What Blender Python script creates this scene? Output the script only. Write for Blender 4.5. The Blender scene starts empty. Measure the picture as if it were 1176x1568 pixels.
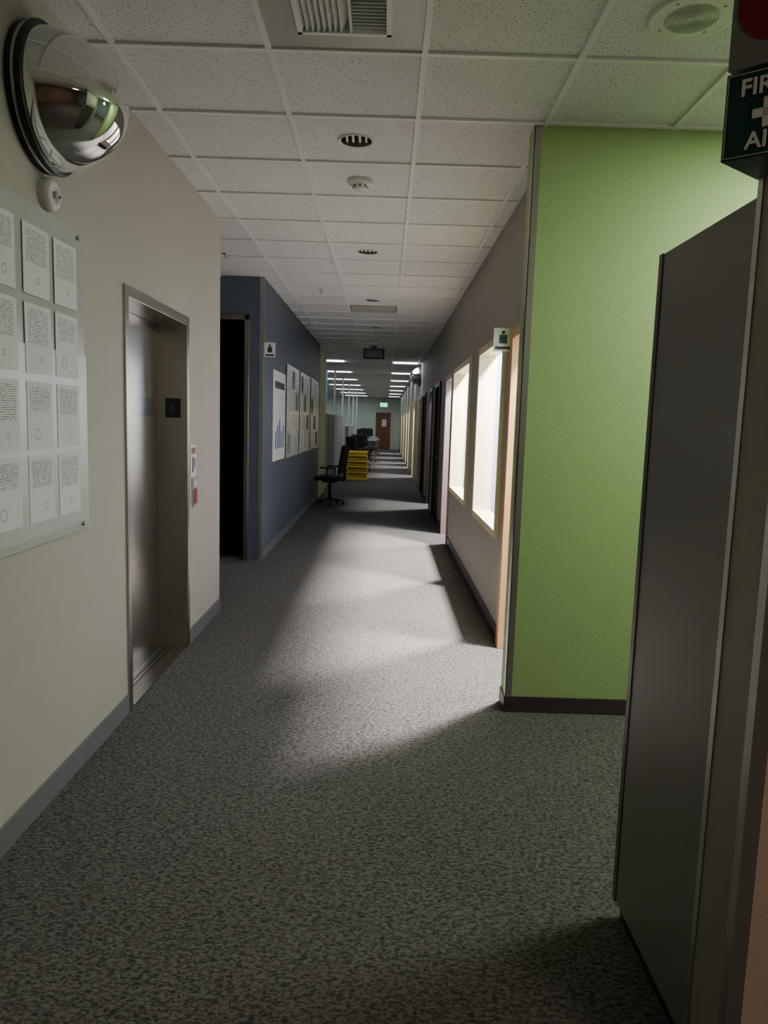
import bpy, bmesh, random
from math import *
from mathutils import Vector, Matrix
random.seed(4)
H=2.926; XL=-1.25; XB=-1.28; XR=.8185; G=.6096; GX=-.499; GY=3.021
COL=bpy.context.scene.collection

# ------------------------------------------------------------------ materials
def newmat(name):
    m=bpy.data.materials.new(name); m.use_nodes=True
    return m,m.node_tree.nodes,m.node_tree.links,m.node_tree.nodes['Principled BSDF']
def setv(b,k,v):
    if k in b.inputs: b.inputs[k].default_value=v
def mat(name,col,rough=.6,metal=0,bump=0,bscale=120,var=0,vscale=4,stretch=(1,1,1),emit=0,spec=.5):
    m,N,L,b=newmat(name)
    setv(b,'Base Color',(*col,1)); setv(b,'Roughness',rough); setv(b,'Metallic',metal); setv(b,'Specular IOR Level',spec)
    if emit: setv(b,'Emission Color',(*col,1)); setv(b,'Emission Strength',emit)
    tc=N.new('ShaderNodeTexCoord'); mp=N.new('ShaderNodeMapping'); mp.inputs['Scale'].default_value=stretch
    L.new(tc.outputs['Object'],mp.inputs['Vector'])
    n=N.new('ShaderNodeTexNoise'); n.inputs['Scale'].default_value=vscale; n.inputs['Detail'].default_value=3
    L.new(mp.outputs[0],n.inputs['Vector'])
    mx=N.new('ShaderNodeMixRGB'); mx.inputs[1].default_value=(*[c*(1-var) for c in col],1); mx.inputs[2].default_value=(*[min(1,c*(1+var)) for c in col],1)
    L.new(n.outputs['Fac'],mx.inputs[0]); L.new(mx.outputs[0],b.inputs['Base Color'])
    if bump:
        n2=N.new('ShaderNodeTexNoise'); n2.inputs['Scale'].default_value=bscale; n2.inputs['Detail'].default_value=2
        L.new(mp.outputs[0],n2.inputs['Vector'])
        bp=N.new('ShaderNodeBump'); bp.inputs['Strength'].default_value=bump; bp.inputs['Distance'].default_value=.003
        L.new(n2.outputs['Fac'],bp.inputs['Height']); L.new(bp.outputs[0],b.inputs['Normal'])
    return m
M={}
M['beige']=mat('painted_wall_beige',(.50,.46,.39),.7,bump=.25,bscale=140,var=.03)
M['green']=mat('painted_wall_green',(.40,.55,.225),.55,bump=.6,bscale=110,var=.04)
M['blue']=mat('painted_wall_blue',(.085,.103,.138),.5,bump=.2,var=.05)
M['taupe']=mat('painted_wall_taupe',(.37,.335,.29),.6,bump=.3,var=.04)
M['pink']=mat('painted_wall_tan',(.62,.46,.36),.6,bump=.3,var=.03)
M['olive']=mat('painted_wall_olive',(.26,.25,.18),.5,bump=.2,var=.05)
M['white']=mat('painted_white',(.78,.78,.78),.6,bump=.1,var=.02)
M['roomw']=mat('painted_room_blue_grey',(.24,.28,.33),.6,bump=.1,var=.02)
M['backw']=mat('painted_wall_brown',(.22,.15,.10),.6,bump=.1,var=.05)
M['yellowwall']=mat('painted_wall_yellow',(.66,.66,.30),.6,bump=.1,var=.02)
M['greyrub']=mat('rubber_grey',(.17,.175,.18),.5,var=.05)
M['purprub']=mat('rubber_plum',(.06,.04,.05),.4,var=.05)
M['shadowrub']=mat('rubber_shadow_black',(.02,.018,.018),.45)  # right baseboard: its shadow is put into this near-black colour
M['steel']=mat('brushed_steel',(.70,.68,.66),.27,1,bump=.12,bscale=60,var=.12,vscale=30,stretch=(6,6,.15))
M['steelj']=mat('brushed_steel_jamb',(.46,.43,.37),.28,1,bump=.12,bscale=60,var=.12,vscale=30,stretch=(6,6,.15))
M['steeldark']=mat('brushed_steel_dark',(.30,.29,.26),.32,1,bump=.15,bscale=60,var=.12,vscale=30,stretch=(6,6,.15))
M['guard']=mat('corner_guard_metal',(.50,.49,.46),.35,.9,var=.05)
M['chrome']=mat('mirror_chrome',(.92,.92,.91),.02,1)
M['cab']=mat('cabinet_grey',(.185,.175,.155),.42,.2,bump=.1,bscale=300,var=.05)
M['cabedge']=mat('cabinet_edge',(.10,.10,.09),.35,.3)
M['black']=mat('plastic_black',(.012,.012,.013),.4)
M['dark']=mat('unlit_room_shade',(.01,.01,.01),.8)  # near-black colour stands in for the shade of an unlit interior
M['fabblack']=mat('fabric_black',(.015,.015,.018),.85,bump=.4,bscale=300)
M['plwhite']=mat('plastic_white',(.70,.70,.66),.4)
M['gridw']=mat('ceiling_grid_white',(.80,.80,.78),.5)
M['acryl']=mat('board_acrylic',(.50,.51,.47),.25,var=.04)
M['frosted']=mat('board_frosted',(.55,.56,.53),.3,var=.05)
M['framey']=mat('window_frame_cream',(.72,.62,.39),.45,var=.05,vscale=10)
M['orange']=mat('door_frame_wood',(.62,.33,.14),.45,var=.2,vscale=12,stretch=(8,8,.6))
M['pinkframe']=mat('door_frame_rose',(.42,.29,.26),.45,var=.1,vscale=10)
M['wooddk']=mat('door_wood_dark',(.030,.020,.016),.4,var=.3,vscale=12,stretch=(8,8,.6))
M['woodbr']=mat('door_wood_brown',(.16,.065,.035),.4,var=.3,vscale=12,stretch=(8,8,.6))
M['yellow']=mat('plastic_yellow',(.80,.60,.06),.4)
M['cubfab']=mat('cubicle_fabric',(.20,.20,.195),.9,bump=.3,bscale=300,var=.05)
M['cubwht']=mat('cubicle_white',(.55,.56,.55),.5)
M['bluep']=mat('blue_panel',(.08,.16,.33),.6)
M['red']=mat('sign_red',(.22,.015,.022),.4)
M['signgreen']=mat('sign_green',(.010,.060,.048),.35)
M['signgrey']=mat('sign_grey',(.22,.215,.215),.5)
M['signwhite']=mat('sign_white',(.80,.82,.78),.5)
M['ink']=mat('ink_dark',(.05,.05,.06),.6)
M['exitg']=mat('exit_green',(.05,.9,.35),.5,emit=3)
M['troff']=mat('troffer_diffuser',(.86,.94,1.0),.5,emit=8)
M['lamp']=mat('lamp_diffuser',(1,.97,.9),.5,emit=3)
M['fgreen']=mat('painted_wall_sage',(.55,.64,.54),.6,var=.02)

def carpet():
    m,N,L,b=newmat('carpet_flecked')
    setv(b,'Roughness',.95); setv(b,'Specular IOR Level',.15)
    tc=N.new('ShaderNodeTexCoord'); mp=N.new('ShaderNodeMapping'); mp.inputs['Scale'].default_value=(1,1.7,1); mp.inputs['Rotation'].default_value=(0,0,.2)
    L.new(tc.outputs['Object'],mp.inputs['Vector'])
    n=N.new('ShaderNodeTexNoise'); n.inputs['Scale'].default_value=64; n.inputs['Detail'].default_value=1.0; n.inputs['Distortion'].default_value=.8
    L.new(mp.outputs[0],n.inputs['Vector'])
    r=N.new('ShaderNodeValToRGB'); e=r.color_ramp.elements
    e[0].position=.36;e[0].color=(.056,.052,.048,1);e[1].position=.62;e[1].color=(.182,.170,.160,1)
    L.new(n.outputs['Fac'],r.inputs[0])
    n2=N.new('ShaderNodeTexNoise'); n2.inputs['Scale'].default_value=350; n2.inputs['Detail'].default_value=2
    L.new(tc.outputs['Object'],n2.inputs['Vector'])
    mx=N.new('ShaderNodeMixRGB'); mx.blend_type='OVERLAY'; mx.inputs[0].default_value=.5
    L.new(r.outputs[0],mx.inputs[1]); L.new(n2.outputs['Fac'],mx.inputs[2]); L.new(mx.outputs[0],b.inputs['Base Color'])
    ad=N.new('ShaderNodeMath'); ad.operation='ADD'; L.new(n.outputs['Fac'],ad.inputs[0]); L.new(n2.outputs['Fac'],ad.inputs[1])
    bp=N.new('ShaderNodeBump'); bp.inputs['Strength'].default_value=.6; bp.inputs['Distance'].default_value=.004
    L.new(ad.outputs[0],bp.inputs['Height']); L.new(bp.outputs[0],b.inputs['Normal'])
    return m
def tile():
    m,N,L,b=newmat('acoustic_tile')
    setv(b,'Roughness',.9)
    tc=N.new('ShaderNodeTexCoord')
    n=N.new('ShaderNodeTexNoise'); n.inputs['Scale'].default_value=110; n.inputs['Detail'].default_value=2.5
    L.new(tc.outputs['Object'],n.inputs['Vector'])
    r=N.new('ShaderNodeValToRGB'); e=r.color_ramp.elements
    e[0].position=.33;e[0].color=(.32,.32,.31,1);e[1].position=.42;e[1].color=(.76,.75,.74,1)
    L.new(n.outputs['Fac'],r.inputs[0]); L.new(r.outputs[0],b.inputs['Base Color'])
    bp=N.new('ShaderNodeBump'); bp.inputs['Strength'].default_value=.5; bp.inputs['Distance'].default_value=.003
    L.new(n.outputs['Fac'],bp.inputs['Height']); L.new(bp.outputs[0],b.inputs['Normal'])
    return m
def paper(seed):
    m,N,L,b=newmat('printed_paper'); setv(b,'Roughness',.7)
    tc=N.new('ShaderNodeTexCoord'); sp=N.new('ShaderNodeSeparateXYZ'); L.new(tc.outputs['Object'],sp.inputs[0])
    def math(op,a,c=None):
        k=N.new('ShaderNodeMath'); k.operation=op
        for i,v in enumerate([a,c]):
            if v is None: continue
            if isinstance(v,(int,float)): k.inputs[i].default_value=v
            else: L.new(v,k.inputs[i])
        return k.outputs[0]
    row=math('FRACT',math('MULTIPLY',sp.outputs['Z'],1/.0075))
    rowm=math('LESS_THAN',row,.42)
    mp=N.new('ShaderNodeMapping'); mp.inputs['Scale'].default_value=(1,260,133.3); mp.inputs['Location'].default_value=(seed*7,seed*3.3,0)
    sn=N.new('ShaderNodeVectorMath'); sn.operation='FLOOR'; L.new(tc.outputs['Object'],mp.inputs[0]); L.new(mp.outputs[0],sn.inputs[0])
    wn=N.new('ShaderNodeTexWhiteNoise'); L.new(sn.outputs[0],wn.inputs['Vector'])
    word=math('GREATER_THAN',wn.outputs['Value'],.28)
    up=math('GREATER_THAN',sp.outputs['Z'],-.02+seed*.012); my=math('LESS_THAN',math('ABSOLUTE',sp.outputs['Y']),.075); tz=math('LESS_THAN',sp.outputs['Z'],.10)
    t=math('MULTIPLY',math('MULTIPLY',rowm,word),math('MULTIPLY',up,math('MULTIPLY',my,tz)))
    dy=math('ADD',sp.outputs['Y'],random.uniform(-.03,.03)); dz=math('ADD',sp.outputs['Z'],.065)
    d=math('SQRT',math('ADD',math('MULTIPLY',dy,dy),math('MULTIPLY',dz,dz)))
    ring=math('LESS_THAN',math('ABSOLUTE',math('SUBTRACT',d,random.uniform(.008,.022))),.0014)
    t=math('MAXIMUM',t,ring)
    mx=N.new('ShaderNodeMixRGB'); mx.inputs[1].default_value=(.80,.80,.77,1); mx.inputs[2].default_value=(.15,.15,.15,1)
    L.new(math('MULTIPLY',t,.85),mx.inputs[0]); L.new(mx.outputs[0],b.inputs['Base Color'])
    return m
def glass():
    m=bpy.data.materials.new('window_glass'); m.use_nodes=True; N=m.node_tree.nodes; L=m.node_tree.links; N.clear()
    o=N.new('ShaderNodeOutputMaterial'); mx=N.new('ShaderNodeMixShader'); a=N.new('ShaderNodeBsdfTransparent'); g=N.new('ShaderNodeBsdfGlossy'); g.inputs['Roughness'].default_value=.02
    mx.inputs[0].default_value=.06; L.new(a.outputs[0],mx.inputs[1]); L.new(g.outputs[0],mx.inputs[2]); L.new(mx.outputs[0],o.inputs[0]); return m
M['carpet']=carpet(); M['tile']=tile(); M['glass']=glass()
PAP=[paper(i) for i in range(4)]

# ------------------------------------------------------------------ mesh builder
class MB:
    def __init__(s,name,loc=(0,0,0),parent=None):
        s.name=name; s.bm=bmesh.new(); s.mats=[]; s.loc=Vector(loc); s.parent=parent
    def mi(s,m):
        if isinstance(m,str): m=M[m]
        if m not in s.mats: s.mats.append(m)
        return s.mats.index(m)
    def _fin(s,verts,m,smooth=False,T=None):
        if T is not None: bmesh.ops.transform(s.bm,matrix=T,verts=verts)
        i=s.mi(m)
        for f in {f for v in verts for f in v.link_faces}: f.material_index=i; f.smooth=smooth
    def box(s,lo,hi,m,bev=0,T=None):
        r=bmesh.ops.create_cube(s.bm,size=1); vs=r['verts']
        lo=Vector(lo);hi=Vector(hi);c=(lo+hi)/2;d=hi-lo
        for v in vs: v.co=Vector((v.co.x*d.x+c.x,v.co.y*d.y+c.y,v.co.z*d.z+c.z))
        if bev:
            es=list({e for v in vs for e in v.link_edges})
            r=bmesh.ops.bevel(s.bm,geom=es,offset=bev,segments=2,affect='EDGES',profile=.5)
            vs=list({v for f in r['faces'] for v in f.verts}|{v for v in vs if v.is_valid})
        s._fin(vs,m,False,T)
    def cyl(s,p0,p1,r0,m,r1=None,seg=24,caps=True,smooth=True):
        p0=Vector(p0);p1=Vector(p1);r1=r0 if r1 is None else r1
        d=p1-p0
        r=bmesh.ops.create_cone(s.bm,cap_ends=caps,segments=seg,radius1=r0,radius2=r1,depth=d.length)
        T=Matrix.Translation((p0+p1)/2)@d.to_track_quat('Z','Y').to_matrix().to_4x4()
        s._fin(r['verts'],m,False,T)
        if smooth:
            for f in {f for v in r['verts'] for f in v.link_faces}:
                if len(f.verts)==4: f.smooth=True
    def lathe(s,prof,origin,axis,m,seg=32,smooth=True):
        q=Vector(axis).normalized().to_track_quat('Z','Y').to_matrix().to_4x4(); T=Matrix.Translation(origin)@q
        rings=[]
        for r,h in prof:
            if r<1e-5: rings.append([s.bm.verts.new(T@Vector((0,0,h)))])
            else: rings.append([s.bm.verts.new(T@Vector((r*cos(2*pi*k/seg),r*sin(2*pi*k/seg),h))) for k in range(seg)])
        i=s.mi(m)
        for a,b in zip(rings,rings[1:]):
            for k in range(seg):
                k2=(k+1)%seg
                q=[a[k%len(a)],a[k2%len(a)],b[k2%len(b)],b[k%len(b)]]
                u=[]; [u.append(x) for x in q if x not in u]
                if len(u)<3: continue
                f=s.bm.faces.new(u); f.material_index=i; f.smooth=smooth
    def poly(s,pts,m):
        f=s.bm.faces.new([s.bm.verts.new(p) for p in pts]); f.material_index=s.mi(m)
    def prism(s,pts,z0,z1,m):
        i=s.mi(m); a=[s.bm.verts.new((x,y,z0)) for x,y in pts]; b=[s.bm.verts.new((x,y,z1)) for x,y in pts]
        fs=[s.bm.faces.new(a[::-1]),s.bm.faces.new(b)]
        for k in range(len(a)): k2=(k+1)%len(a); fs.append(s.bm.faces.new([a[k],a[k2],b[k2],b[k]]))
        for f in fs: f.material_index=i
    def tube(s,pts,r,m,seg=10):
        for a,b in zip(pts,pts[1:]): s.cyl(a,b,r,m,seg=seg)
        for p in pts[1:-1]:
            q=bmesh.ops.create_uvsphere(s.bm,u_segments=seg,v_segments=6,radius=r); s._fin(q['verts'],m,True,Matrix.Translation(p))
    def done(s,rot=None):
        bmesh.ops.recalc_face_normals(s.bm,faces=s.bm.faces[:])
        me=bpy.data.meshes.new(s.name); s.bm.to_mesh(me); s.bm.free()
        for m in s.mats: me.materials.append(m)
        o=bpy.data.objects.new(s.name,me); COL.objects.link(o); o.location=s.loc
        if rot: o.rotation_euler=rot
        if s.parent: o.parent=s.parent
        return o
def text(name,body,size,T,m,parent,ext=.0008):
    c=bpy.data.curves.new(name,'FONT'); c.body=body; c.size=size; c.extrude=ext; c.align_x='CENTER'; c.align_y='CENTER'; c.space_line=.9; c.offset=size*.02
    t=bpy.data.objects.new(name,c); COL.objects.link(t); bpy.context.view_layer.update()
    me=bpy.data.meshes.new_from_object(t.evaluated_get(bpy.context.evaluated_depsgraph_get())); bpy.data.objects.remove(t)
    me.materials.clear(); me.materials.append(M[m] if isinstance(m,str) else m)
    o=bpy.data.objects.new(name,me); COL.objects.link(o); o.parent=parent
    o.matrix_local=T
    return o
def inst(o,name,loc,rz=0):
    n=bpy.data.objects.new(name,o.data); COL.objects.link(n); n.location=loc; n.rotation_euler=(0,0,rz); return n

# ------------------------------------------------------------------ shell
b=MB('floor'); b.box((-9.2,-3.2,-.1),(5.2,42.2,0),'carpet'); b.done()
cells=sorted([-1,1,5,9,13])
b=MB('ceiling'); b.poly([(-9.2,-3.2,H),(GX,-3.2,H),(GX,42.2,H),(-9.2,42.2,H)],'tile'); b.poly([(GX+G,-3.2,H),(5.2,-3.2,H),(5.2,42.2,H),(GX+G,42.2,H)],'tile')
y=-3.2
for j in cells:
    y0=GY+j*G; b.poly([(GX,y,H),(GX+G,y,H),(GX+G,y0,H),(GX,y0,H)],'tile'); y=y0+G
    if j>0:
        cx,cy,R=GX+G/2,y0+G/2,.082; n=32
        i=b.mi('tile'); ring=[b.bm.verts.new((cx+R*cos(2*pi*k/n+pi/4),cy+R*sin(2*pi*k/n+pi/4),H)) for k in range(n)]
        cs=[b.bm.verts.new((cx+sx*G/2,cy+sy*G/2,H)) for sx,sy in((1,1),(-1,1),(-1,-1),(1,-1))]
        for q in range(4):
            seg=[ring[(q*8+t)%n] for t in range(9)]
            f=b.bm.faces.new([cs[q],cs[(q+1)%4]]+seg[::-1]); f.material_index=i
b.poly([(GX,y,H),(GX+G,y,H),(GX+G,42.2,H),(GX,42.2,H)],'tile')
b.box((-9.2,-3.2,H+.45),(5.2,42.2,H+.5),'white')
b.done()
b=MB('ceiling_grid')
k=-14
while GX+k*G<5.2:
    x=GX+k*G
    if x>-9.2: b.box((x-.012,-3.2,H-.010),(x+.012,42,H-.0005),'gridw')
    k+=1
for j in range(-10,65):
    yy=GY+j*G
    if yy>-3.2: b.box((-9.2,yy-.012,H-.0105),(5.2,yy+.012,H-.0005),'gridw')
b.done()

b=MB('wall_left')
b.box((XL-.2,-3.2,0),(XL,3.52,H),'beige'); b.box((XL-.2,4.58,0),(XL,5.5,H),'beige'); b.box((XL-.2,3.52,2.07),(XL,4.58,H),'beige')
b.box((-4.2,5.3,0),(XL-.2,5.5,H),'beige'); b.done()
b=MB('baseboard_left'); b.box((XL,-3.2,0),(XL+.009,3.49,.10),'greyrub',.003); b.box((XL,4.61,0),(XL+.009,5.51,.10),'greyrub',.003); b.box((-4.2,5.5,0),(XL+.009,5.509,.10),'greyrub'); b.done()
YB=7.59
b=MB('wall_blue')
b.box((XB-.14,YB,0),(XB,14.0,H),'blue'); b.box((-4.2,YB,2.5),(XB-.14,YB+.14,H),'blue'); b.box((-4.2,YB,0),(-2.42,YB+.14,2.5),'blue'); b.done()
b=MB('baseboard_blue'); b.box((XB,YB+.03,0),(XB+.009,14,.10),'greyrub',.003); b.done()
b=MB('trim_blue_corner'); b.box((XB-.035,YB-.003,0),(XB+.003,YB,H),'guard'); b.box((XB,YB-.003,0),(XB+.003,YB+.035,H),'guard'); b.done()
b=MB('trim_restroom_frame'); b.box((XB-.19,YB-.03,0),(XB-.14,YB+.16,2.54),'steeldark',.004); b.box((-2.45,YB-.03,2.49),(XB-.14,YB+.16,2.54),'steeldark',.004); b.box((-2.45,YB-.03,0),(-2.40,YB+.16,2.54),'steeldark',.004); b.done()
b=MB('wall_dark_room'); b.box((-4.2,YB+.15,0),(-4.1,10.5,H),'dark'); b.box((-4.1,10.4,0),(XB-.15,10.5,H),'dark'); b.box((XB-.15,YB+.15,0),(XB-.141,10.5,H),'dark'); b.box((-4.1,YB+.17,.001),(XB-.15,10.4,.004),'dark'); b.done()  # interior walls and floor sheet blackened to paint in the darkness
b=MB('wall_hall_left'); b.box((-4.3,5.5,0),(-4.2,YB,H),'beige'); b.done()
b=MB('wall_yellow'); b.box((XB-.14,14.0,0),(XB+.01,15.4,H),'yellowwall'); b.done()
b=MB('wall_office_divider'); b.box((-9.2,13.8,0),(XB-.14,14.0,H),'white'); b.done()
b=MB('wall_office_left'); b.box((-9.3,14,0),(-9.2,42,H),'white'); b.done()
b=MB('wall_far'); b.box((-9.2,41.5,0),(5.2,41.6,H),'fgreen'); b.done()
b=MB('wall_back'); b.box((-1.5,-3.3,0),(5.2,-3.2,H),'backw'); b.done()
b=MB('wall_right_outer'); b.box((5.2,-3.2,0),(5.3,42,H),'roomw'); b.done()

b=MB('wall_green')
b.prism([(.674,3.656),(5.2,3.656),(5.2,3.76),(.94,3.76),(.94,3.80),(.674,3.80)],0,H,'green'); b.done()
b=MB('baseboard_green'); b.box((.668,3.647,0),(5.2,3.656,.085),'purprub',.002); b.box((.665,3.647,0),(.674,3.80,.085),'purprub',.002); b.done()
b=MB('trim_green_corner'); b.box((.670,3.652,.085),(.705,3.656,H),'guard'); b.box((.670,3.652,.085),(.674,3.70,H),'guard'); b.done()

DOOR0=(3.80,4.75,2.06)
W1=(5.10,6.37); W2=(7.12,8.72); ZS,ZT=.74,2.10
ops=[(DOOR0[0],DOOR0[1],0,DOOR0[2])]+[(W1[0],W1[1],ZS,ZT),(W2[0],W2[1],ZS,ZT)]
closed=[(10.95,11.85),(14.9,15.8),(16.6,17.5),(18.6,19.5),(22.3,23.2),(29,29.9),(33,33.9)]
opend=[(9.0,9.85),(12.75,13.6),(20.2,21.1),(24.4,25.3),(27,27.9),(31,31.9),(35.5,36.4)]
for d in closed+opend: ops.append((d[0],d[1],0,2.08))
ops.sort()
b=MB('wall_right'); y=3.80
for o in ops:
    if o[0]>y: b.box((XR,y,0),(XR+.12,o[0],H),'taupe')
    b.box((XR,o[0],o[3]),(XR+.12,o[1],H),'taupe')
    if o[2]>0: b.box((XR,o[0],0),(XR+.12,o[1],o[2]),'taupe')
    y=o[1]
b.box((XR,y,0),(XR+.12,41.5,H),'taupe'); b.done()
b=MB('baseboard_right'); y=4.83
for o in ops[1:]:
    if o[2]>0: continue
    b.box((XR-.010,y,0),(XR,o[0]-.05,.11),'shadowrub',.002); y=o[1]+.05
b.box((XR-.010,y,0),(XR,41.5,.11),'shadowrub'); b.done()
def frame(name,y0,y1,z0,z1,m,w=.05,d=.02,door=True):
    b=MB(name)
    b.box((XR-d,y0-w,z0 if door else z0-w),(XR+.13,y0+.012,z1+w),m,.003)
    b.box((XR-d,y1-.012,z0 if door else z0-w),(XR+.13,y1+w,z1+w),m,.003)
    b.box((XR-d,y0+.012,z1-.012),(XR+.13,y1-.012,z1+w),m,.003)
    if not door:
        b.box((XR-d,y0+.012,z0-w),(XR+.13,y1-.012,z0+.012),m,.003)
        b.box((XR+.055,y0+.012,z0+.012),(XR+.06,y1-.012,z1-.012),'glass')
    return b
b=MB('trim_doorway'); b.box((XR-.02,4.738,0),(XR+.13,4.82,2.11),'orange',.003); b.box((XR-.02,3.80,2.05),(XR+.13,4.738,2.11),'orange',.003); b.done()
frame('window_1',*W1,ZS,ZT,'framey',.045,.025,False).done()
frame('window_2',*W2,ZS,ZT,'framey',.045,.025,False).done()
for i,(y0,y1) in enumerate(closed):
    b=frame('door_%d'%(i+1),y0,y1,0,2.08,'framey' if i>1 else 'wooddk',.05,.03)
    lm='wooddk' if i<2 else 'woodbr'
    b.box((XR+.03,y0+.013,.01),(XR+.07,y1-.013,2.065),lm,.003)
    b.cyl((XR+.03,y0+.09,1.0),(XR-.03,y0+.09,1.0),.012,'guard',seg=10); b.cyl((XR-.03,y0+.08,1.0),(XR-.03,y0+.2,1.0),.009,'guard',seg=10)
    b.done()
for i,(y0,y1) in enumerate(opend): frame('door_frame_%d'%(i+1),y0,y1,0,2.08,'pinkframe' if i==0 else ('wooddk' if i==1 else 'framey'),.05,.02).done()

b=MB('wall_rooms')
for y0 in (4.90,6.70,8.82,10.3,12.3,14.2): b.box((XR+.12,y0,0),(5.2,y0+.08,H),'roomw')
b.box((XR+.12,41.3,0),(5.2,41.5,H),'roomw')
b.box((.95,3.761,0),(5.2,3.77,H),'roomw'); b.done()
def desk(name,loc,rz=0):
    b=MB(name,loc); b.box((-.6,-.35,.71),(.6,.35,.74),'cubwht',.005)
    for sx in(-.56,.56):
        for sy in(-.3,.3): b.box((sx-.02,sy-.02,0),(sx+.02,sy+.02,.71),'steeldark')
    b.box((-.58,.3,.35),(.58,.32,.71),'steeldark'); b.box((-.2,.05,.74),(.2,.2,.755),'black',.004); b.box((-.02,.1,.75),(.02,.13,.9),'black'); b.box((-.28,.09,.86),(.28,.12,1.2),'black',.006); return b.done((0,0,rz))
desk('office_desk',(2.6,6.2,0)); desk('office_desk.001',(2.6,8.3,0))
desk('office_desk.002',(-.95,31.6,0)); desk('office_desk.003',(-.95,36.3,0)); desk('office_desk.004',(-.85,33.9,0)); desk('office_desk.005',(-1.0,38.6,0))

# ------------------------------------------------------------------ elevator
b=MB('elevator_door')
b.box((XL-.17,3.49,0),(XL+.012,3.535,2.10),'steelj',.003)
b.box((XL-.17,4.56,0),(XL+.012,4.61,2.10),'steelj',.003)
b.box((XL-.17,3.535,2.045),(XL+.012,4.56,2.10),'steelj',.003)
b.box((XL-.185,3.535,.008),(XL-.165,4.06,2.045),'steel',.002); b.box((XL-.19,4.066,.008),(XL-.170,4.56,2.045),'steel',.002)
b.box((XL-.17,3.535,0),(XL+.0,4.56,.006),'steeldark')
for x in(-.13,-.10): b.box((XL+x,3.535,.005),(XL+x+.008,4.56,.008),'black')
b.box((XL-.125,4.553,1.48),(XL-.03,4.5605,1.60),'black',.002)
b.box((XL-.09,4.5515,1.52),(XL-.065,4.553,1.56),'ink'); b.done()
e=MB('fire_safety_sign'); e.box((XL,4.66,1.10),(XL+.004,4.80,1.31),'signwhite',.001); e.box((XL+.004,4.68,1.25),(XL+.005,4.78,1.29),'red'); e.box((XL+.004,4.70,1.13),(XL+.005,4.735,1.23),'ink'); e.box((XL+.004,4.75,1.16),(XL+.005,4.775,1.22),'red'); e.done()
e=MB('call_button_plate'); e.box((XL,4.70,.90),(XL+.008,4.82,1.09),'guard',.002); e.box((XL+.008,4.72,.92),(XL+.012,4.80,1.02),'red',.001); e.box((XL+.008,4.73,1.04),(XL+.012,4.79,1.07),'signwhite'); e.done()

# ------------------------------------------------------------------ notice board
nb=bpy.data.objects.new('notice_board',None); COL.objects.link(nb); nb.location=(XL,2.4,1.6)
def nbp(name): return MB(name,(0,0,0),nb)
b=nbp('backing_panel'); b.box((.008,-1.0,-.59),(.016,.60,.60),'acryl',.002); b.box((.016,-1.0,-.56),(.019,.61,.12),'frosted',.001)
for yy in(.55,-.95):
    for zz in(-.56,.57): b.cyl((0,yy,zz),(.028,yy,zz),.010,'guard',seg=16)
b.done()
rows=[2.005,1.74,1.475,1.215]; cols=[2.83,2.60,2.355,2.12,1.88,1.64]
for i,z in enumerate(rows):
    for j,yy in enumerate(cols):
        b=MB('paper_%d_%d'%(i+1,j+1),(.0195,yy-2.4,z-1.6),nb)
        b.box((0,-.096,-.118),(.001,.096,.118),PAP[(i*3+j)%4]); o=b.done(); o.rotation_euler=(random.uniform(-.015,.015),0,0)

# ------------------------------------------------------------------ convex mirrors
def mirror(name,loc,R,sx,A=84,off=.045,st=1.1):
    b=MB(name,loc); ax=(sx,0,0)
    b.lathe([(0,0),(R*1.03,0),(R*1.05,.012),(R*1.02,.018),(R*1.02,off-.012),(R*1.06,off-.006),(R*1.065,off+.004),(R*1.04,off+.012),(R*.98,off+.008)],(0,0,0),ax,'black',48)
    b.lathe([(R*1.035,.020),(R*1.045,.026),(R*1.02,.030)],(0,0,0),ax,'guard',48)
    A=radians(A); Rs=R/sin(A); n=20
    b.lathe([(Rs*sin(A*(1-a/n)),off+.006+st*Rs*(cos(A*(1-a/n))-cos(A))) for a in range(n)]+[(0,off+.006+st*Rs*(1-cos(A)))],(0,0,0),ax,'chrome',64)
    return b.done()
mirror('convex_mirror',(XL,2.69,2.57),.228,1,84,.045,1.25)
mirror('convex_mirror.001',(XR,17.6,2.62),.22,-1)
b=MB('fire_alarm_strobe',(XL,2.72,2.265)); b.lathe([(.058,0),(.058,.02),(.05,.035),(.03,.04),(.026,.03),(.0,.03)],(0,0,0),(1,0,0),'plwhite',32); b.cyl((.03,0,0),(.045,0,0),.012,'guard',seg=16); b.box((.03,.02,-.004),(.043,.035,.004),'ink'); b.done()

# ------------------------------------------------------------------ ceiling devices
for i,j in enumerate([1,5,9,13]):
    cx,cy=GX+G/2,GY+(j+.5)*G
    b=MB('recessed_downlight'+('' if i==0 else '.%03d'%i),(cx,cy,H))
    b.lathe([(.096,0),(.096,-.006),(.090,-.008),(.080,-.002)],(0,0,0),(0,0,1),'plwhite',32)
    b.lathe([(.080,-.002),(.078,.03),(.074,.075)],(0,0,0),(0,0,1),'steeldark',32)
    b.lathe([(.074,.075),(.03,.08),(0,.08)],(0,0,0),(0,0,1),'black',32)
    for s in(-.05,-.017,.017,.05): b.box((s-.006,-.045,.008),(s+.006,.05,.07),'plwhite',.003)  # white plates stand in for bright vertical reflections inside the can
    b.done()
b=MB('smoke_detector',(GX+G/2,GY+2.5*G,H)); b.lathe([(.075,0),(.075,-.018),(.062,-.028),(.045,-.03),(.042,-.05),(.03,-.058),(0,-.058)],(0,0,0),(0,0,1),'plwhite',32)
for a in range(8): b.box((.043*cos(a*pi/4)-.004,.043*sin(a*pi/4)-.004,-.046),(.043*cos(a*pi/4)+.004,.043*sin(a*pi/4)+.004,-.034),'black')
b.done()
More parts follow.
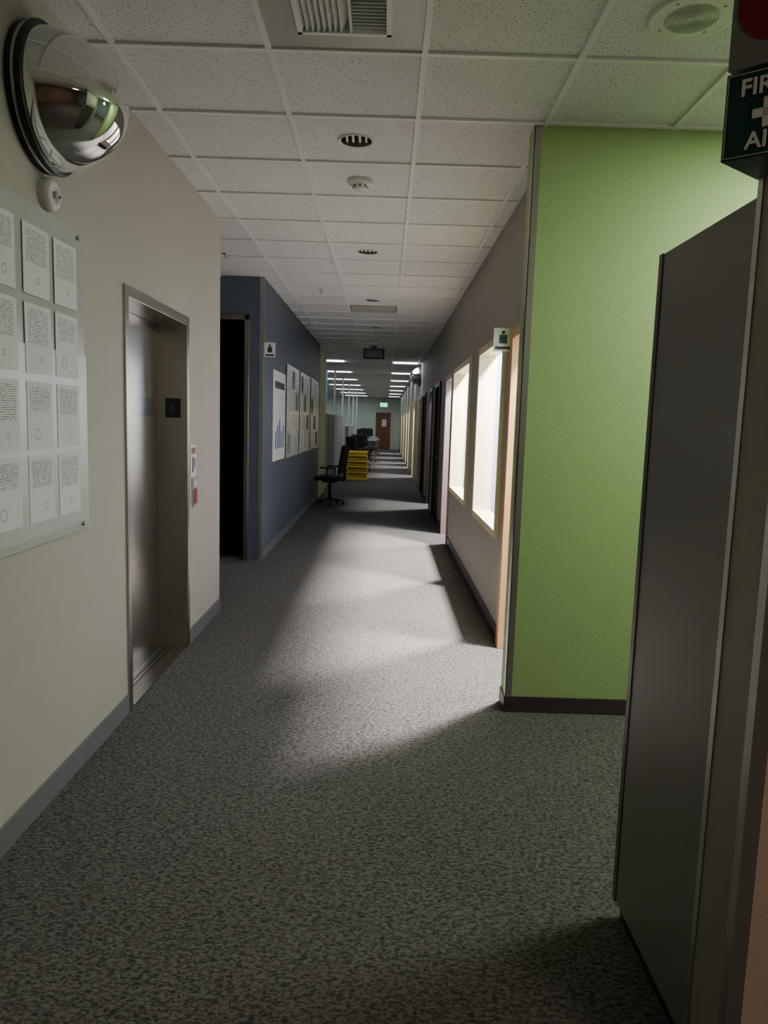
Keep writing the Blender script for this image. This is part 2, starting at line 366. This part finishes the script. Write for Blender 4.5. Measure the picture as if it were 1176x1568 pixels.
b=MB('ceiling_speaker',(GX+2.5*G,GY-.5*G,H)); b.lathe([(.150,0),(.150,-.006),(.14,-.010),(.128,-.008)],(0,0,0),(0,0,1),'plwhite',48); b.lathe([(.128,-.008),(.09,-.009)],(0,0,0),(0,0,1),'plwhite',48); b.lathe([(.09,-.009),(0,-.011)],(0,0,0),(0,0,1),'acryl',48)
for k in range(1,9):
    r=.01*k+.005; b.lathe([(r,-.0115),(r+.003,-.0125),(r+.0045,-.011)],(0,0,0),(0,0,1),'acryl',32)
for a in range(4): b.cyl((.115*cos(a*pi/2+.8),.115*sin(a*pi/2+.8),-.008),(.115*cos(a*pi/2+.8),.115*sin(a*pi/2+.8),-.013),.005,'guard',seg=10)
b.done()
b=MB('ceiling_air_diffuser')
x0,x1,y0,y1=GX+.013,GX+G-.013,GY-G+.013,GY-.013; hx0,hx1,hy0,hy1=-.37,-.02,2.54,2.89
z=H-.003
DM='acryl'
b.box((x0,y0,z),(x1,hy0,z+.006),DM); b.box((x0,hy1,z),(x1,y1,z+.006),DM); b.box((x0,hy0,z),(hx0,hy1,z+.006),DM); b.box((hx1,hy0,z),(x1,hy1,z+.006),DM)
for lo,hi in [((hx0,hy0),(hx1,hy0+.02)),((hx0,hy1-.02),(hx1,hy1)),((hx0,hy0),(hx0+.02,hy1)),((hx1-.02,hy0),(hx1,hy1))]: b.box((lo[0],lo[1],z-.012),(hi[0],hi[1],z+.05),'gridw',.002)
b.box((hx0,hy0,H+.10),(hx1,hy1,H+.11),'black')
xm=-.17
b.box((xm-.004,hy0+.02,z-.01),(xm+.004,hy1-.02,z+.05),'gridw')
x=hx0+.032
while x<xm-.01:
    T=Matrix.Translation((x,0,H+.012))@Matrix.Rotation(radians(35),4,'Y'); b.box((-.0015,hy0+.02,-.03),(.0015,hy1-.02,.03),'gridw',T=T); x+=.021
y=hy0+.035
while y<hy1-.025:
    T=Matrix.Translation((0,y,H+.012))@Matrix.Rotation(radians(-40),4,'X'); b.box((xm+.005,-.0015,-.02),(hx1-.02,.0015,.02),'gridw',T=T); y+=.022
b.done()
b=MB('return_air_grille'); y0=GY+10*G+.06
b.box((GX+.01,y0,H-.012),(GX+G-.01,y0+.5,H-.004),'signgrey',.002)
for k in range(16): b.box((GX+.03,y0+.02+k*.03,H-.018),(GX+G-.03,y0+.03+k*.03,H-.010),'acryl')
b.done()
def sprk(name,x,y):
    b=MB(name,(x,y,H)); b.lathe([(.035,0),(.035,-.004),(.012,-.01),(.008,-.03),(.016,-.034),(.016,-.038),(0,-.04)],(0,0,0),(0,0,1),'guard',20); b.done()
for i,(x,y) in enumerate([(-1.45,6.6),(-.75,8.2),(-.2,11.9),(-.2,12.7),(-.75,13.5),(.3,14.4)]): sprk('sprinkler_head'+('' if i==0 else '.%03d'%i),x,y)
e=bpy.data.objects.new('exit_sign',None); COL.objects.link(e); e.location=(-.26,14.0,2.80)
b=MB('housing',(0,0,0),e); b.box((-.2,-.03,-.11),(.2,.03,.08),'black',.006); b.cyl((0,0,.08),(0,0,H-2.80),.015,'black'); b.box((-.06,-.05,.10),(.06,.05,.126),'black'); b.box((-.17,-.036,-.085),(.17,-.03,.055),'signgrey'); b.done()
e=bpy.data.objects.new('exit_sign.001',None); COL.objects.link(e); e.location=(-.12,40.9,2.50)
b=MB('housing_far',(0,0,0),e); b.box((-.22,-.04,-.13),(.22,.04,.13),'ink',.006); b.box((-.2,-.046,-.11),(.2,-.04,.11),'exitg'); b.cyl((0,0,.13),(0,0,H-2.5),.015,'black'); b.done()
text('exit_letters','EXIT',.16,Matrix.Translation((0,-.05,0))@Matrix.Rotation(pi/2,4,'X'),'signwhite',e)
b=MB('door_far'); b.box((-.62,41.44,0),(-.55,41.5,2.15),'framey'); b.box((.30,41.44,0),(.37,41.5,2.15),'framey'); b.box((-.55,41.44,2.08),(.30,41.5,2.15),'framey'); b.box((-.55,41.46,.01),(.30,41.5,2.08),'woodbr',.003); b.box((-.2,41.45,1.3),(.05,41.46,1.7),'signwhite'); b.cyl((.2,41.46,1),(.2,41.4,1),.03,'guard'); b.done()

# ------------------------------------------------------------------ blue wall displays
b=MB('restroom_poster'); b.box((XB,8.25,1.01),(XB+.012,9.22,2.05),'signwhite',.003); b.box((XB+.012,8.35,1.85),(XB+.013,9.1,1.93),'ink')
for k in range(5): b.box((XB+.012,8.4+k*.15,1.15),(XB+.013,8.48+k*.15,1.35+.07*(k%3)),'bluep')
b.done()
for i,(y0,y1) in enumerate([(9.32,10.6),(10.76,12.1),(12.28,13.7)]):
    b=MB('display_board'+('' if i==0 else '.%03d'%i)); b.box((XB+.01,y0,1.0),(XB+.02,y1,2.2),'acryl',.002)
    for c in range(3):
        for r in range(4): b.box((XB+.02,y0+.08+c*.4,1.06+r*.28),(XB+.021,y0+.36+c*.4,1.30+r*.28),'frosted' if (c+r+i)%4 else 'cubfab')
    for yy in(y0+.05,y1-.05):
        for zz in(1.04,2.16): b.cyl((XB,yy,zz),(XB+.03,yy,zz),.012,'guard',seg=12)
    b.done()
def flag(name,x0,x1,y,z0,z1):
    b=MB(name); b.box((x0,y-.004,z0),(x1,y+.004,z1),'signwhite',.001)
    xm=(x0+x1)/2; w=(x1-x0)*.3; b.box((x0+.012,y-.006,z0+.012),(x1-.012,y-.004,z0+.03),'ink')
    b.prism([(xm-w*.7,y-.0065),(xm+w*.7,y-.0065),(xm+w*.7,y-.004),(xm-w*.7,y-.004)],z0+.05,z1-.045,'ink')
    b.cyl((xm,y-.0065,z1-.03),(xm,y-.004,z1-.03),.012,'ink',seg=16); b.done()
flag('restroom_flag_sign',XB,XB+.115,7.66,2.13,2.28)
flag('restroom_flag_sign.001',XR-.125,XR,4.86,1.98,2.13)

# ------------------------------------------------------------------ cabinet + stub wall + signs
XK=.7457
b=MB('metal_storage_cabinet')
b.box((XK,1.545,.06),(XK+.9,2.072,1.969),'cab',.004)
b.box((XK+.02,1.56,0),(XK+.88,2.055,.06),'black')
b.box((XK-.003,2.045,.06),(XK,2.072,1.969),'cabedge'); b.box((XK+.44,2.072,.08),(XK+.446,2.075,1.95),'black')
for x in(XK+.40,XK+.48): b.box((x,2.074,.95),(x+.015,2.10,1.15),'guard',.003)
b.done()
b=MB('wall_stub'); b.box((XK,1.37,0),(5.2,1.54,H),'olive'); b.box((XK+.004,1.366,0),(5.2,1.37,H),'pink'); b.done()
b=MB('trim_stub_corner'); 
for y0,y1 in((1.366,1.392),(1.522,1.543)): b.box((XK-.003,y0,0),(XK,y1,H),'guard')
b.box((XK-.003,1.3635,0),(XK+.03,1.366,H),'guard'); b.done()
def vsign(name,z0,z1,mface):
    e=bpy.data.objects.new(name,None); COL.objects.link(e); e.location=(0,0,0)
    b=MB(name+'_panel',(0,0,0),e); b.prism([(.625,1.455),(XK-.004,1.365),(XK-.004,1.545)],z0,z1,mface)
    o=b.done(); return e
A=Vector((.625,1.455,0)); Bp=Vector((XK-.004,1.365,0)); ex=(Bp-A).normalized(); ez=Vector((0,0,1)); en=ex.cross(ez); 
def FT(u,z,off=.001):
    o=A+ex*u; o=Vector((o.x,o.y,z))+en*off
    m=Matrix.Identity(4); m.col[0]=(*ex,0); m.col[1]=(*ez,0); m.col[2]=(*en,0); m.col[3]=(*o,1); return m
e=vsign('first_aid_sign',2.0,2.155,'signgreen')
text('first_letters','FIRST',.042,FT(.075,2.124),'signwhite',e); text('aid_letters','AID',.042,FT(.075,2.028),'signwhite',e)
b=MB('white_cross',(0,0,0),e); b.box((-.026,-.008,0),(.026,.008,.001),'signwhite',T=FT(.075,2.076)); b.box((-.008,-.026,0),(.008,.026,.001),'signwhite',T=FT(.075,2.076))
for lo,hi in [((-.070,.0725),(.07,.0745)),((-.070,-.0745),(.07,-.0725)),((-.072,-.0745),(-.070,.0745))]: b.box((lo[0],lo[1],0),(hi[0],hi[1],.0006),'acryl',T=FT(.0745,2.0775))
b.done()
e=vsign('defibrillator_sign',2.162,2.37,'signgrey')
b=MB('red_emblem',(0,0,0),e)
T=FT(.074,2.268,.0012); vs=[b.bm.verts.new(T@Vector((.064*cos(2*pi*k/48),.066*sin(2*pi*k/48),0))) for k in range(48)]; f=b.bm.faces.new(vs); f.material_index=b.mi('red'); b.done()
text('aed_letters','AED',.036,FT(.084,2.285,.0016),'signwhite',e)

# ------------------------------------------------------------------ office chairs
def chair():
    b=MB('office_chair',(-.965,13.0,0))
    for k in range(5):
        a=2*pi*k/5+.3; c,s=cos(a),sin(a)
        b.cyl((.03*c,.03*s,.10),(.26*c,.26*s,.075),.022,'black',.014,seg=10)
        b.cyl((.26*c-.02*s,.26*s+.02*c,.03),(.26*c+.02*s,.26*s-.02*c,.03),.03,'black',seg=14)
    b.cyl((0,0,.08),(0,0,.42),.028,'black'); b.box((-.12,-.12,.40),(.12,.12,.44),'black',.01)
    b.box((-.25,-.24,.44),(.25,.25,.52),'fabblack',.035)
    b.tube([(0,.22,.43),(0,.27,.46),(0,.28,.65)],.02,'black')
    b.box((-.22,-.03,-.24),(.22,.03,.28),'fabblack',.028,T=Matrix.Translation((0,.24,.80))@Matrix.Rotation(-.15,4,'X'))
    for sx in(-1,1):
        b.tube([(sx*.2,0,.44),(sx*.29,0,.46),(sx*.29,.02,.66)],.014,'black'); b.box((sx*.29-.035,-.12,.66),(sx*.29+.035,.14,.69),'black',.012)
    return b.done()
ch=chair(); ch.rotation_euler=(0,0,-1.75)
inst(ch,'office_chair.001',(-.78,21.2,0),2.2); inst(ch,'office_chair.002',(-.70,22.4,0),1.2); inst(ch,'office_chair.003',(-.75,25,0),2.5); inst(ch,'office_chair.004',(-.6,28,0),1.); inst(ch,'office_chair.005',(-.8,23.7,0),.4)
b=MB('yellow_stacking_bins',(-.70,18.9,0))
for k in range(5):
    z=.03+k*.145
    for s in(-1,1):
        b.prism([(s*.24,-.2),(s*.255,-.2),(s*.255,.2),(s*.24,.2)],z,z+.14,'yellow')
        b.prism([(-.25,s*.19),(.25,s*.19),(.25,s*.205),(-.25,s*.205)],z,z+(.14 if s>0 else .10),'yellow')
        b.box((s*.27-.015,-.21,z+.12),(s*.27+.015,.21,z+.14),'yellow',.004)
    b.box((-.25,-.2,z),(.25,.2,z+.012),'yellow'); b.box((-.27,-.22,z+.085),(.27,-.2,z+.107),'yellow',.004)
b.box((-.27,-.22,0),(.27,.22,.03),'yellow',.005)
b.done()
def cubicle(name,x,y,L=2.4,h=1.65,m='cubfab'):
    b=MB(name,(x,y,0))
    def pan(lo,hi):
        b.box(lo,hi,m,.006); b.box((lo[0]-.006,lo[1]-.006,hi[2]-.01),(hi[0]+.006,hi[1]+.006,hi[2]+.015),'cubwht',.003)
    pan((-.03,0,.02),(.03,L,h)); pan((-2.2,0,.02),(-.03,.05,h)); pan((-2.2,0,.02),(-2.15,L,h))
    b.box((-2.1,.1,.71),(-.1,.75,.74),'cubwht',.005); b.box((-1.6,.3,.74),(-1.0,.33,1.15),'black',.006); b.box((-1.33,.33,.74),(-1.27,.4,.9),'black')
    b.box((-.034,-.01,0),(.03,.06,h+.01),'cubwht')
    return b.done()
for i,(x,y,h) in enumerate([(-1.32,16.2,1.65),(-1.32,19.6,1.65),(-1.3,23.0,1.35),(-1.3,26.4,1.35),(-1.6,29.8,1.35),(-1.6,33.2,1.35),(-4.2,17,1.5),(-4.2,22,1.5),(-4.2,27,1.5)]):
    cubicle('cubicle_partition'+('' if i==0 else '.%03d'%i),x,y,2.4,h,'cubwht' if i in(1,3) else 'cubfab')
b=MB('power_poles')
for y in(18.75,22.25,26.0,29.45,33.0): 
    for x in(-1.32,-2.9): b.box((x-.022,y-.022,0),(x+.022,y+.022,H-.02),'cubwht')
b.done()
b=MB('hanging_blue_panel'); b.box((-2.1,18.0,1.95),(-1.45,18.05,2.75),'bluep',.004); b.cyl((-2.0,18.02,2.75),(-2.0,18.02,H),.005,'guard'); b.cyl((-1.55,18.02,2.75),(-1.55,18.02,H),.005,'guard'); b.done()

# ------------------------------------------------------------------ lamps
tb=MB('ceiling_troffer_lights')
for j in range(0,7):
    y=17.1+j*3.66
    for x in(-7.0,-4.6,-2.2,.16):
        w=.56 if x>0 else 1.16
        x1=min(x+w,XR-.05)
        tb.box((x,y,H-.014),(x1,y+.56,H-.011),'troff'); 
        for lo,hi in [((x-.03,y-.02),(x1+.03,y)),((x-.03,y+.56),(x1+.03,y+.58))]: tb.box((*lo,H-.018),(*hi,H-.006),'gridw')
tb.done()
def area(name,loc,sx,sy,p,col=(1,1,1),fixture=True,rot=(0,0,0)):
    l=bpy.data.lights.new(name,'AREA'); l.shape='RECTANGLE'; l.size=sx; l.size_y=sy; l.energy=p; l.color=col
    o=bpy.data.objects.new(name,l); COL.objects.link(o); o.location=loc; o.rotation_euler=rot
    if fixture:
        b=MB(name+'_fixture'); x,y,z=loc
        b.box((x-sx/2,y-sy/2,H-.014),(x+sx/2,y+sy/2,H-.011),'lamp'); 
        for s in(-1,1): b.box((x-sx/2-.02,y+s*(sy/2+.01)-.01,H-.018),(x+sx/2+.02,y+s*(sy/2+.01)+.01,H-.006),'gridw'); b.box((x+s*(sx/2+.01)-.01,y-sy/2,H-.018),(x+s*(sx/2+.01)+.01,y+sy/2,H-.006),'gridw')
        b.done()
    return o
def fill_point(name,loc,p,col,r=.12):
    l=bpy.data.lights.new(name,'POINT'); l.shadow_soft_size=r; l.energy=p; l.color=col
    o=bpy.data.objects.new(name,l); COL.objects.link(o); o.location=loc
    b=MB(name+'_canopy',(loc[0],loc[1],0)); b.lathe([(.06,H-.001),(.06,H-.02),(.01,H-.03),(.01,loc[2]+r+.02),(.04,loc[2]+r+.01),(0,loc[2]+r+.01)],(0,0,0),(0,0,1),'guard',24); b.done()  # hanging mount made up to go with the added fill light
zc=H-.024
area('alcove_troffer',(2.3,2.75,zc),.56,.56,52,(.87,1,.81))
fill_point('alcove_ceiling_fill',(2.9,2.6,2.45),12,(.92,1,.84))  # added fill light, no such lamp known; brightens the ceiling
area('room_troffer_a',(1.42,4.5,zc),.25,.25,560,(1,.94,.93))
area('room_troffer_b',(1.48,5.74,zc),.25,.25,880,(1,.94,.93))
area('room_troffer_c',(1.48,7.9,zc),.25,.25,950,(1,.94,.93))
for i,(y0,y1) in enumerate(opend): area('office_troffer_%d'%(i+1),(1.5,(y0+y1)/2,zc),.3,.3,[360,200,200,200,200,200,200][i])
area('rear_fill',(2.0,-.6,zc),.5,.5,28,(1,.84,.70))  # added warm fill behind the camera for the stub wall's near face
w=bpy.data.worlds.new('world'); bpy.context.scene.world=w; w.use_nodes=True; w.node_tree.nodes['Background'].inputs[0].default_value=(.5,.5,.5,1); w.node_tree.nodes['Background'].inputs[1].default_value=.02

# ------------------------------------------------------------------ camera
f,th,r,yaw=1413,.1221,.0308,-.0018
right=Vector((cos(yaw),sin(yaw),0)); up=Vector((-sin(yaw)*sin(th),cos(yaw)*sin(th),cos(th))); fw=Vector((-sin(yaw)*cos(th),cos(yaw)*cos(th),-sin(th)))
U=cos(r)*right+sin(r)*up; V=-sin(r)*right+cos(r)*up
mw=Matrix.Identity(4); mw.col[0]=(*U,0); mw.col[1]=(*V,0); mw.col[2]=(*(-fw),0); mw.col[3]=(0,0,1.486,1)
cam=bpy.data.cameras.new('camera'); cam.sensor_fit='VERTICAL'; cam.sensor_height=36; cam.lens=f*36/2000; cam.clip_start=.05; cam.clip_end=200
o=bpy.data.objects.new('camera',cam); COL.objects.link(o); o.matrix_world=mw; bpy.context.scene.camera=o
